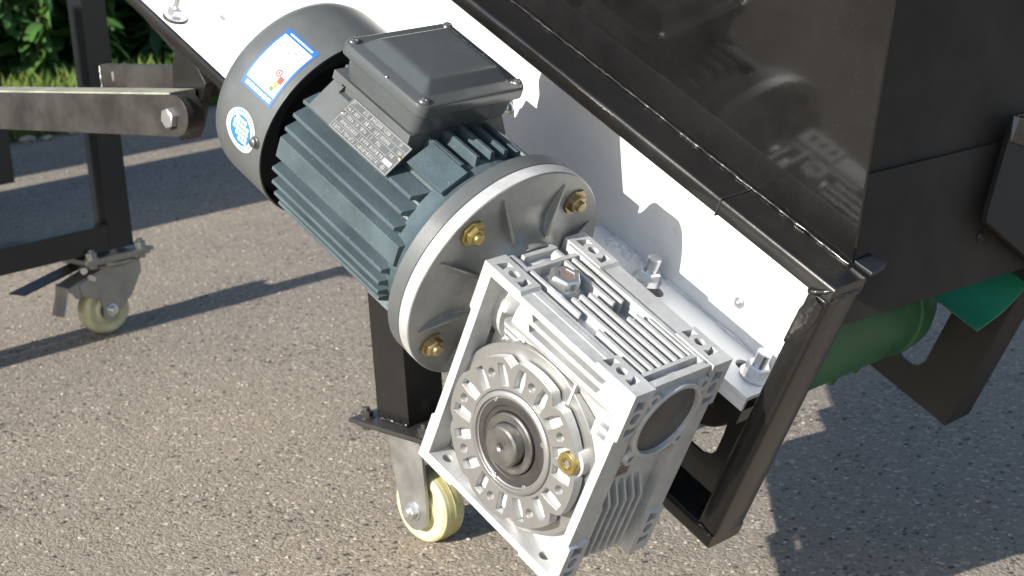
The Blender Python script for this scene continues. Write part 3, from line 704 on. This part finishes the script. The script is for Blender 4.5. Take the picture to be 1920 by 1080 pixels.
for r_, cs in enumerate(cols):
    for x in cs: nbox(k, x, r_*5.9+.6, x+.32, r_*5.9+5.7, 1.02, 1.12)
k.build('plate_lines', 'gprint', npo)
k = MB()
rnd = random.Random(3)
for r_, segs in enumerate(([(1.5,4),(16,20),(26,40),(42,50),(64,67)], [(2,4),(7,8),(10,17),(24,28),(30,33),(37,42),(46,56),(67,71)], [(3,5),(7,15),(20,21),(25,32),(39,40),(46,52),(64,67)], [(6,16),(19,27),(33,42),(45,55),(57,61)], [(6,30),(35,60)])):
    for a0, a1 in segs:
        x = a0
        while x < a1:
            wd = rnd.uniform(1.0, 1.9)
            y0 = r_*5.9 + 1.5
            for _ in range(3):
                if rnd.random() < .5:
                    yy = y0 + rnd.uniform(0, 2.9); nbox(k, x, yy, x+wd, yy+.42, 1.02, 1.1)
                else:
                    xx = x + rnd.uniform(0, wd-.4); nbox(k, xx, y0, xx+.42, y0+3.2, 1.02, 1.1)
            x += wd + .55
for c_x in (2.2, 4.6):                                     # the two round brackets of the conformity mark, seen upside down
    for q in range(7):
        t = -1.1 + 2.2*q/7; t2 = t + .33
        p0 = (c_x + 1.5*math.cos(t), 26.8 + 1.7*math.sin(t)); p1 = (c_x + 1.5*math.cos(t2), 26.8 + 1.7*math.sin(t2))
        nbox(k, min(p0[0],p1[0])-.2, min(p0[1],p1[1]), max(p0[0],p1[0])+.2, max(p0[1],p1[1])+.05, 1.02, 1.1)
for q in range(14):                                         # round emblem in the corner cell
    t = 2*PI*q/14; nbox(k, 67.6+1.9*math.cos(t)-.3, 26.6+1.7*math.sin(t)-.3, 67.6+1.9*math.cos(t)+.3, 26.6+1.7*math.sin(t)+.3, 1.02, 1.1)
nbox(k, 66.4, 26.4, 68.8, 26.9, 1.02, 1.1); nbox(k, 67.4, 25.4, 67.8, 27.8, 1.02, 1.1)
k.build('plate_print', 'print', npo)
k = MB(); nbox(k, 63, 19.5, 72.5, 23, 1.02, 1.14); k.build('paper_tag', 'labelwhite', npo)
for (x, y) in ((1.2, 15), (73.6, 12)):
    MB().lathe(NP(x, y, .9), nrm, [(0,1.9),(.7,1.6),(1.1,.6)], 14).build('rivet', 'brass', npo)
# fan cover: a thin pressed shell, open towards the fins
fc = MB(); RC = 89.5
fc.lathe((-238,VM,WM), (-1,0,0), [(0,RC-1.6),(0,RC),(56,RC),(64,RC-.8),(71,RC-3.5),(76,RC-8),(79,RC-15),(80,RC-26),(80.4,20),(78.4,20),(78,RC-26),(74,RC-10),(64,RC-2.4),(56,RC-1.6),(0,RC-1.6)], 96, False)
fan = fc.build('fan_cover', 'cover', mo, smooth=30)
MB().lathe((-296,VM,WM), (1,0,0), [(0,84),(40,84),(40,58),(38,58),(2,80)], 48).build('cover_shade_fill', 'dark', mo)  # near-black filler stands in for the shade inside the fan cover
k = MB(); k.lathe(ang(-1, RC, -247), ang(-1, 1, 0) - Vector((0,VM,WM)) if False else Vector(ang(-1, 1, 0)) - Vector((0,VM,WM)), [(0,5.6),(1.2,5.6),(1.2,4.2),(4,4.0),(4.6,3)], 16); k.build('cover_screw', 'steel', fan)
def patch(mb, u0, u1, a0, a1, R, n=12):
    pts = []; 
    for i in range(n+1):
        a = a0 + (a1-a0)*i/n; pts += [ang(a, R, u0), ang(a, R, u1), ang(a, R-.15, u1), ang(a, R-.15, u0)]
    fs = [(i*4+j, i*4+(j+1) % 4, i*4+4+(j+1) % 4, i*4+4+j) for i in range(n) for j in range(4)] + [(0,1,2,3), tuple(n*4+j for j in range(4))]
    mb.mesh(pts, fs); return mb
def disc(mb, uc, ac, r, R, n=40, a0=0, a1=360, r0=0):
    rows = []
    for r_ in (r0, (r0+r)/2, r):
        rows.append([ang(ac + math.degrees(r_*math.sin(math.radians(a0+(a1-a0)*q/n))/R), R, uc + r_*math.cos(math.radians(a0+(a1-a0)*q/n))) for q in range(n+1)])
    pts = [q for r_ in rows for q in r_]
    mb.mesh(pts, [(i*(n+1)+q, i*(n+1)+q+1, (i+1)*(n+1)+q+1, (i+1)*(n+1)+q) for i in range(2) for q in range(n)]); return mb
lb = patch(MB(), -289, -246, 21.3, 61, RC+.35).build('energy_label', 'labelblue', fan)
patch(MB(), -286.6, -248.2, 26.3, 57.2, RC+.5).build('label_field', 'labelwhite', lb)
k = MB()
patch(k, -286.4, -248.4, 46.8, 47.1, RC+.6, 3)
rnd = random.Random(5)
for a in (50, 52.2, 54.4): 
    for q in range(5): x = -283 + q*6.4; patch(k, x, x+rnd.uniform(3,5.5), a, a+.5, RC+.6, 2)
for a in (41.5, 43.8): 
    for q in range(4): x = -276 + q*6.2; patch(k, x, x+rnd.uniform(3,5.5), a, a+.4, RC+.6, 2)
k.build('label_print', 'labelgrey', lb)
k = MB()
for q in range(6): x = -284 + q*6; patch(k, x, x+4.8, 22.6, 25.0, RC+.5, 2)
patch(k, -283, -252, 58.6, 59.6, RC+.5, 3); k.build('label_lettering', 'labelwhite', lb)
k = MB(); disc(k, -259.5, 38.8, 3.4, RC+.62, 20, 0, 360, 2.0); disc(k, -259.5, 38.8, 1.2, RC+.62, 12); patch(k, -256.2, -250.2, 34.2, 38.2, RC+.62, 3); k.build('red_mark', 'red', lb)
k = MB(); patch(k, -257.2, -252.2, 31.0, 34.2, RC+.62, 3); k.build('yellow_mark', 'yel', lb)
k = MB(); patch(k, -258.2, -254.2, 28.6, 30.9, RC+.62, 3); k.build('green_mark', 'grn', lb)
st = disc(MB(), -268.5, -2.2, 20, RC+.3).build('round_sticker', 'labelwhite', fan)
disc(MB(), -268.5, -2.2, 14.2, RC+.45).build('sticker_disc', 'cyan', st)
k = MB(); rnd = random.Random(8)
for q in range(40):
    t0 = 360*q/40
    if q % 5 == 4: continue
    disc(k, -268.5, -2.2, 17.9, RC+.45, 3, t0, t0+5.2, 16.2)
k.build('sticker_lettering', 'cyan', st)
k = MB()
for i in range(5):
    for j in range(5):
        x = -279 + i*4.4; a = -8.6 + j*2.9
        if math.hypot(x+2-(-268.5), (a+1.0+2.2)*1.56) > 12.5 or (i + j) in (0, 1): continue
        patch(k, x, x+3.5, a, a+2.1, RC+.6, 2)
patch(k, -277, -271.5, 1.6, 5.2, RC+.6, 2)
k.build('sticker_tiles', 'labelwhite', st)

# ================================================================== LEFT FRAME OF THE FOLDING CONVEYOR
lf = thing('leg_frame', 'black tube leg frame on a braked caster, joined to the conveyor by a flat bar', 'leg frame', (-1410, 520, -275), 'W')
MB('W').box((-1430, 500, -275), (-1390, 541, 700)).build('post', 'bluesteel', lf)
MB('W').box((-1429.5, -700, -275), (-1390.5, 499.7, -235)).build('cross_tube', 'bluesteel', lf)
MB('W').box((-1470, -700, -275), (-1430.4, 499, -271)).build('shadow_widener', 'bluesteel', lf)  # hidden plate added to widen the shadow of the cross tube
MB('W').box((-1430, -740, -275), (-1390, -700.3, 700)).build('post', 'bluesteel', lf)
# rounded flat bar with a hinge bolt
ar = MB('W'); n = 12
poly = [(-1500, -22+2), (-1500, 24+2)]
def az(x): return 55 + (x+615)*.055
top = [(-1389, az(-1389)+22), (-637, az(-637)+22)] + [(-634 + 22*math.sin(PI*q/n), az(-634) + 22*math.cos(PI*q/n)) for q in range(1, n)] + [(-637, az(-637)-23), (-1389, az(-1389)-23)]
ar.prism(1, [(x, z-10) for x, z in top], 150, 158); arm = ar.build('hinge_arm', 'armsteel', lf)
MB('W').prism(1, [(-1389, az(-1389)+13.6), (-655, az(-655)+13.6), (-655, az(-655)-32), (-1389, az(-1389)-32)], 158.4, 192).build('arm_tube', 'palebar', lf)
MB('W').prism(1, [(x, z-9) for x, z in [(-653, az(-653)+19)] + [(-636 + 20*math.sin(PI*q/n), az(-636) + 20*math.cos(PI*q/n)) for q in range(1, n)] + [(-653, az(-653)-21)]], 158.4, 174).build('arm_packing', 'dullblack', lf)
k = MB('W'); k.lathe((-643, 150, 41.5), (0,-1,0), [(0,11.5),(6.5,11.5),(7.6,9.8)], 6, True, .25); k.build('hinge_bolt', 'zinc', lf)
lg = MB('W'); lg.prism(1, [(-931,72),(-931,39),(-700,46),(-700,80)], 244, 254); lug = lg.build('rear_lug', 'armsteel', lf)
MB('W').prism(1, slot(-905, 62, -905, 55, 2.4), 243.4, 243.9).build('lug_hole', 'zinc', lug)
k = MB('W'); k.tube([(-931.5, 243, 40+q*3) for q in range(11)], [random.uniform(.6, 1.8) for _ in range(11)], 6); k.build('weld_bead', 'zinc', lug)
# caster with foot brake, wheel axis along X
cx, cy = -1412, 487
k = MB('W'); k.box((-1470, 450, -291), (-1378, 562, -286.5)); cs = k.build('caster', 'galv', lf)
MB('W').box((-1474, 446, -286), (-1374, 566, -281)).build('mounting_plate', 'galv', cs)
MB('W').lathe((cx, 515, -291), (0,0,-1), [(0,30),(3,33),(8,33),(11,28)], 28).build('swivel_race', 'galv', cs)
for sx in (-1, 1):
    xx = cx + sx*21
    fk = MB('W'); fk.prism(0, [(548,-300),(549,-318),(528,-352),(506,-371)] + [(487+15*math.cos(t), -371-15*math.sin(t)) for t in [PI*q/8 for q in range(1,8)]] + [(474,-362),(470,-348),(440,-336),(438,-318),(470,-304),(486,-300)], xx-1.5, xx+1.5)
    fk.build('fork', 'galv', cs)
    a = MB('W'); a.lathe((xx+sx*1.5, 489, -369), (sx,0,0), [(0,10),(1.5,10),(1.5,7),(8,6.6),(9,5.6)], 20); a.build('axle_bolt', 'zinc', cs)
MB('W').box((cx-22, 476, -301), (cx+22, 549, -298)).build('fork_crown', 'galv', cs)
wh = MB('W'); wh.lathe((cx-16, cy, -369), (1,0,0), [(-2,13),(-2,19),(2,23),(2,28),(0,33),(1,36.5),(4,39),(9,39.8),(16,40),(23,39.8),(28,39),(31,36.5),(32,33),(30,28),(30,23),(34,19),(34,13)], 48)
wh.build('wheel', 'nylondirty' if False else 'nylon', cs)
MB('W').lathe((cx+17.5, cy, -369), (1,0,0), [(0,16),(1.6,16),(1.6,10)], 24).build('dust_cap', 'armsteel', cs)
# brake: arch, pedal and pressed tongue
bk = MB('W'); bk.hexa([(cx-20,470,-306),(cx+20,470,-306),(cx+20,420,-322),(cx-20,420,-322),(cx-20,470,-304),(cx+20,470,-304),(cx+20,420,-320),(cx-20,420,-320)])
bk.hexa([(cx+18,470,-306),(cx+20.4,470,-306),(cx+20.4,420,-322),(cx+18,420,-322),(cx+18,470,-322),(cx+20.4,470,-322),(cx+20.4,432,-340),(cx+18,432,-340)]); bk.build('brake_arch', 'galv', cs)
bp_ = MB('W'); rows = []
for i_ in range(8):
    t = i_/7; yy = 424 - 4*math.sin(PI*t*.5) - 9*t*t; zz = -321 - 44*t
    rows.append([(cx-22, yy, zz), (cx+14, yy, zz), (cx+14, yy-2.2, zz), (cx-22, yy-2.2, zz)])
bp_.mesh([q for r_ in rows for q in r_], [(i_*4+j_, i_*4+(j_+1) % 4, i_*4+4+(j_+1) % 4, i_*4+4+j_) for i_ in range(7) for j_ in range(4)] + [(0,1,2,3), (28,29,30,31)])
bp_.build('brake_pedal', 'zinc', cs)
MB('W').prism(0, slot(462, -313, 456, -309, 4, 6), cx+22.8, cx+25).build('brake_pin', 'zinc', cs)
a = MB('W'); a.lathe((cx+10, 452, -296), (1,-.4,0), [(0,4),(16,4),(17,5.5),(22,5.5)], 12); a.build('brake_spring', 'zinc', cs)
MB('W').hexa([(cx-44,476,-296),(cx-6,470,-298),(cx-8,360,-322),(cx-40,352,-322),(cx-44,476,-294),(cx-6,470,-296),(cx-8,360,-320),(cx-40,352,-320)]).build('release_pedal', 'armsteel', cs)
for (x, y) in ((-1386, 462), (-1386, 550), (-1462, 462), (-1462, 550)):
    a = MB('W'); nut(a, (x, y, -281), (0,0,1), 9.5, 9, True, 4, 5); nut(a, (x, y, -291), (0,0,-1), 8, 6, False); a.build('plate_bolt', 'galv', cs)
# second leg further along the same frame
fp_ = thing('support_post', 'dark square post end at the left edge, behind the flat hinge bar', 'post', (-2330, 815, -320), 'W')
MB('W').box((-2345, 795, -320), (-2300, 837, 500)).build('post', 'bluesteel', fp_)
MB('W').box((-2344.5, 200, -320), (-2300.5, 794.6, -280)).build('cross_tube', 'bluesteel', fp_)

# ================================================================== UNSEEN BLOCKS ADDED OUTSIDE THE FRAME (to cast shade bands on the asphalt)
def shade_block(nm, label, x0, x1, y0, y1, h):
    t = thing(nm, label, 'shade_block', ((x0+x1)/2, (y0+y1)/2, -409), 'W')
    MB('W').box((x0, y0, -330), (x1, y1, h-409)).build('body', 'dullblack', t)
    for x in (x0+30, x1-90):
        for y in (y0+30, y1-90): MB('W').box((x, y, -409), (x+60, y+60, -330.2)).build('foot', 'galv', t)
    MB('W').box((x0+40, y0-14, -280), (x1-40, y0-.2, h-460)).build('block_front', 'black', t)
    return t
shade_block('shade_blocker', 'tall unseen black block added left of the machine to shade the asphalt', -2690, -2040, -500, 250, 1500)
shade_block('shade_blocker', 'wide unseen dark block added to shade the asphalt near the grass verge', -3420, -2830, -900, 300, 1750)

# ================================================================== PLANTS
def leaf_mesh(nm, mt, L=80, W_=34, fold=.25, curl=.18):
    bm = bmesh.new(); n = 5; rows = []
    for i in range(n+1):
        t = i/n; x = L*t; wd = W_*math.sin(PI*min(1, t*.92+.04))**.8*.5*(1 - .25*t); z = -curl*L*t*t
        rows.append([bm.verts.new(Vector((x, -wd, z + fold*wd))*S), bm.verts.new(Vector((x, 0, z))*S), bm.verts.new(Vector((x, wd, z + fold*wd))*S)])
    for a, b_ in zip(rows, rows[1:]):
        for j in range(2): bm.faces.new((a[j], a[j+1], b_[j+1], b_[j]))
    for f in bm.faces: f.smooth = True
    me = bpy.data.meshes.new(nm); bm.to_mesh(me); bm.free(); me.materials.append(M[mt]); return me
LM = {'leaf': [leaf_mesh('leaf', 'leaf', 84, 40), leaf_mesh('leaf', 'leaf', 66, 34, .3, .3), leaf_mesh('leaf', 'leaf', 104, 46, .2, .25)],
      'leafd': [leaf_mesh('leaf', 'leafd', 84, 40), leaf_mesh('leaf', 'leafd', 70, 30, .35, .4)],
      'leafy': [leaf_mesh('leaf', 'leafy', 70, 34), leaf_mesh('leaf', 'leafy', 56, 28, .3, .3)]}
def shrub(label, x, y, h, nst, per, kind, spread, seed):
    rnd = random.Random(seed)
    t = thing('shrub', label, 'shrub', (x, y, -390), 'W', 'shrubs along the verge')
    for s_ in range(nst):
        a = rnd.uniform(0, 2*PI); b = rnd.uniform(.15, 1)*spread
        p0 = Vector((x + rnd.uniform(-40, 40), y + rnd.uniform(-40, 40), -395)); p3 = Vector((x + b*math.cos(a), y + b*math.sin(a), -390 + h*rnd.uniform(.7, 1.05)))
        p1 = p0 + Vector((rnd.uniform(-40, 40), rnd.uniform(-40, 40), h*.4))
        pts = [p0*(1-q)**2 + p1*2*q*(1-q) + p3*q*q for q in [i/8 for i in range(9)]]
        k = MB('W'); k.tube(pts, [7 - 5.2*i/8 for i in range(9)], 6); k.build('stem', 'stem', t, smooth=60)
        for q in range(per):
            tt = rnd.uniform(.05, 1); P_ = p0*(1-tt)**2 + p1*2*tt*(1-tt) + p3*tt*tt
            ld_ = rnd.choice(LM['leafy'] if (kind == 'leaf' and rnd.random() < .14) else LM[kind])
            o = bpy.data.objects.new('leaf', ld_); C.objects.link(o); o.parent = t
            P_ = P_ + Vector((rnd.uniform(-18, 18), rnd.uniform(-18, 18), rnd.uniform(-12, 12)))
            o.location = (P_ - Vector((x, y, -390)))*S
            sc_ = rnd.uniform(.65, 1.25); o.scale = (sc_,)*3
            o.rotation_euler = (rnd.uniform(-.9, .9), rnd.uniform(-.5, 1.0), rnd.uniform(0, 2*PI))
    return t
shrub('leafy shrub with broad bright leaves in the top left corner', -4080, 1900, 520, 12, 22, 'leaf', 230, 1)
shrub('shrub with yellowish young leaves just left of the black post', -3980, 2080, 480, 10, 22, 'leaf', 170, 2)
shrub('dark shrub in the gap between the post and the white plate', -4000, 2330, 560, 10, 22, 'leafd', 190, 3)
shrub('shaded shrub behind the hinge bracket', -3960, 2560, 560, 10, 22, 'leafd', 200, 4)
# the dark hedge mass behind them
rnd = random.Random(11); k = MB('W')
for q in range(26000):
    x = rnd.uniform(-5200, -4150) if q % 2 else rnd.uniform(-4330, -4120); y = rnd.uniform(1400, 3500); z = -400 + abs(rnd.gauss(0, 1))*420
    a = rnd.uniform(0, 2*PI); l = rnd.uniform(60, 130); e1 = Vector((math.cos(a), math.sin(a), rnd.uniform(-.7, .5)))*l; e2 = Vector((-math.sin(a), math.cos(a), rnd.uniform(-.5, .5)))*l*.25
    P_ = Vector((x, y, z)); k.face([P_, P_ + e1*.5 + e2, P_ + e1, P_ + e1*.5 - e2])
o = k.bm; me = bpy.data.meshes.new('hedge_foliage')
for v in o.verts: v.co = (v.co + GZV)*S
o.to_mesh(me); o.free(); me.materials.append(M['leafd']); me.materials.clear(); me.materials.append(M['hedge']); ho = bpy.data.objects.new('hedge_foliage', me); C.objects.link(ho)
ho['kind'] = 'stuff'; ho['label'] = 'dark mass of hedge foliage behind the shrubs'; ho['category'] = 'hedge'
# grass on the verge
k = MB('W')
for q in range(16000):
    x = rnd.uniform(-4600, -3290) if q % 3 else rnd.uniform(-3420, -3285); y = rnd.uniform(1000, 3400)
    h = rnd.uniform(30, 105)*(0.5 + .5*min(1, (-3285-x)/350)); a = rnd.uniform(0, 2*PI); bnd = rnd.uniform(.1, .6)*h
    d = Vector((math.cos(a), math.sin(a), 0)); s_ = Vector((-d.y, d.x, 0))*rnd.uniform(1.5, 3.2); P_ = Vector((x, y, -404))
    k.face([P_ - s_, P_ + s_, P_ + s_*.7 + d*bnd*.4 + Vector((0,0,h*.6)), P_ + d*bnd + Vector((0,0,h)), P_ - s_*.7 + d*bnd*.4 + Vector((0,0,h*.6))])
o = k.bm; me = bpy.data.meshes.new('verge_grass')
for v in o.verts: v.co = (v.co + GZV)*S
o.to_mesh(me); o.free(); me.materials.append(M['grass']); ho = bpy.data.objects.new('verge_grass', me); C.objects.link(ho)
ho['kind'] = 'stuff'; ho['label'] = 'bright grass growing along the verge at the foot of the shrubs'; ho['category'] = 'grass'
# stones along the verge edge, and loose grit on the asphalt
def blob(k, c, r, rnd, flat=.6):
    vs = []
    for (a, b) in ((0,1),(60,.2),(60,-.2)): pass
    pts = []
    for i in range(5):
        t = 2*PI*i/5; rr_ = r*rnd.uniform(.7, 1.15); pts.append(Vector(c) + Vector((rr_*math.cos(t), rr_*math.sin(t), r*flat*rnd.uniform(.2, .5))))
    for i in range(5):
        t = 2*PI*i/5 + .6; rr_ = r*rnd.uniform(.6, 1); pts.append(Vector(c) + Vector((rr_*math.cos(t), rr_*math.sin(t), -r*.2)))
    pts.append(Vector(c) + Vector((rnd.uniform(-.2,.2)*r, rnd.uniform(-.2,.2)*r, r*flat*rnd.uniform(.8, 1.1))))
    k.mesh(pts, [(i, (i+1) % 5, 10) for i in range(5)] + [(i, i+5, (i+1) % 5) for i in range(5)] + [(i+5, (i+1) % 5 + 5, (i+1) % 5) for i in range(5)])
st_g = 'pale stones lying along the verge edge'
for (x, y, r, l_) in ((-3255,1395,26,'larger pale stone under the flat hinge bar at the verge edge, left of the others'),(-3235,1445,18,'small pale stone just right of the larger one at the verge edge'),(-3262,1330,20,'pale stone half hidden by the post end at the left edge'),(-3245,1530,16,'small pale stone in the grass edge nearest the left black post'),(-3250,2040,28,'pale stone at the verge edge seen right of the hinge bracket')):
    k = MB('W'); blob(k, (0,0,0), r, rnd, .7); o = k.build('stone', 'rock', None, smooth=10)
    o.location = (x*S, y*S, .004); o['label'] = l_; o['category'] = 'stone'; o['group'] = st_g
def scatter(nm, mt, n, lab):
    k = MB('W')
    for q in range(n):
        t = rnd.random()**1.4; x = 500 - 3200*t + rnd.uniform(-500, 500); y = -300 + 2200*rnd.random()
        blob(k, (x, y, -409 + .3), rnd.uniform(1.0, 3.2), rnd, .6)
    o = k.bm; me = bpy.data.meshes.new(nm)
    for v in o.verts: v.co = (v.co + GZV)*S
    o.to_mesh(me); o.free(); me.materials.append(M[mt]); ho = bpy.data.objects.new(nm, me); C.objects.link(ho); ho['kind'] = 'stuff'; ho['label'] = lab; ho['category'] = 'grit'
scatter('loose_grit', 'grit', 5000, 'pale loose grit scattered over the asphalt')
scatter('dark_grit', 'gritd', 3500, 'dark loose grit scattered over the asphalt')
for o in bpy.data.objects:
    if o.name.split('.')[0] in ('label_lettering', 'label_print', 'plate_print', 'plate_lines', 'sticker_lettering', 'sticker_tiles', 'weld_spatter', 'red_mark'): o['kind'] = 'stuff'
for o in list(bpy.data.objects):
    if 'org' in o: del o['org']
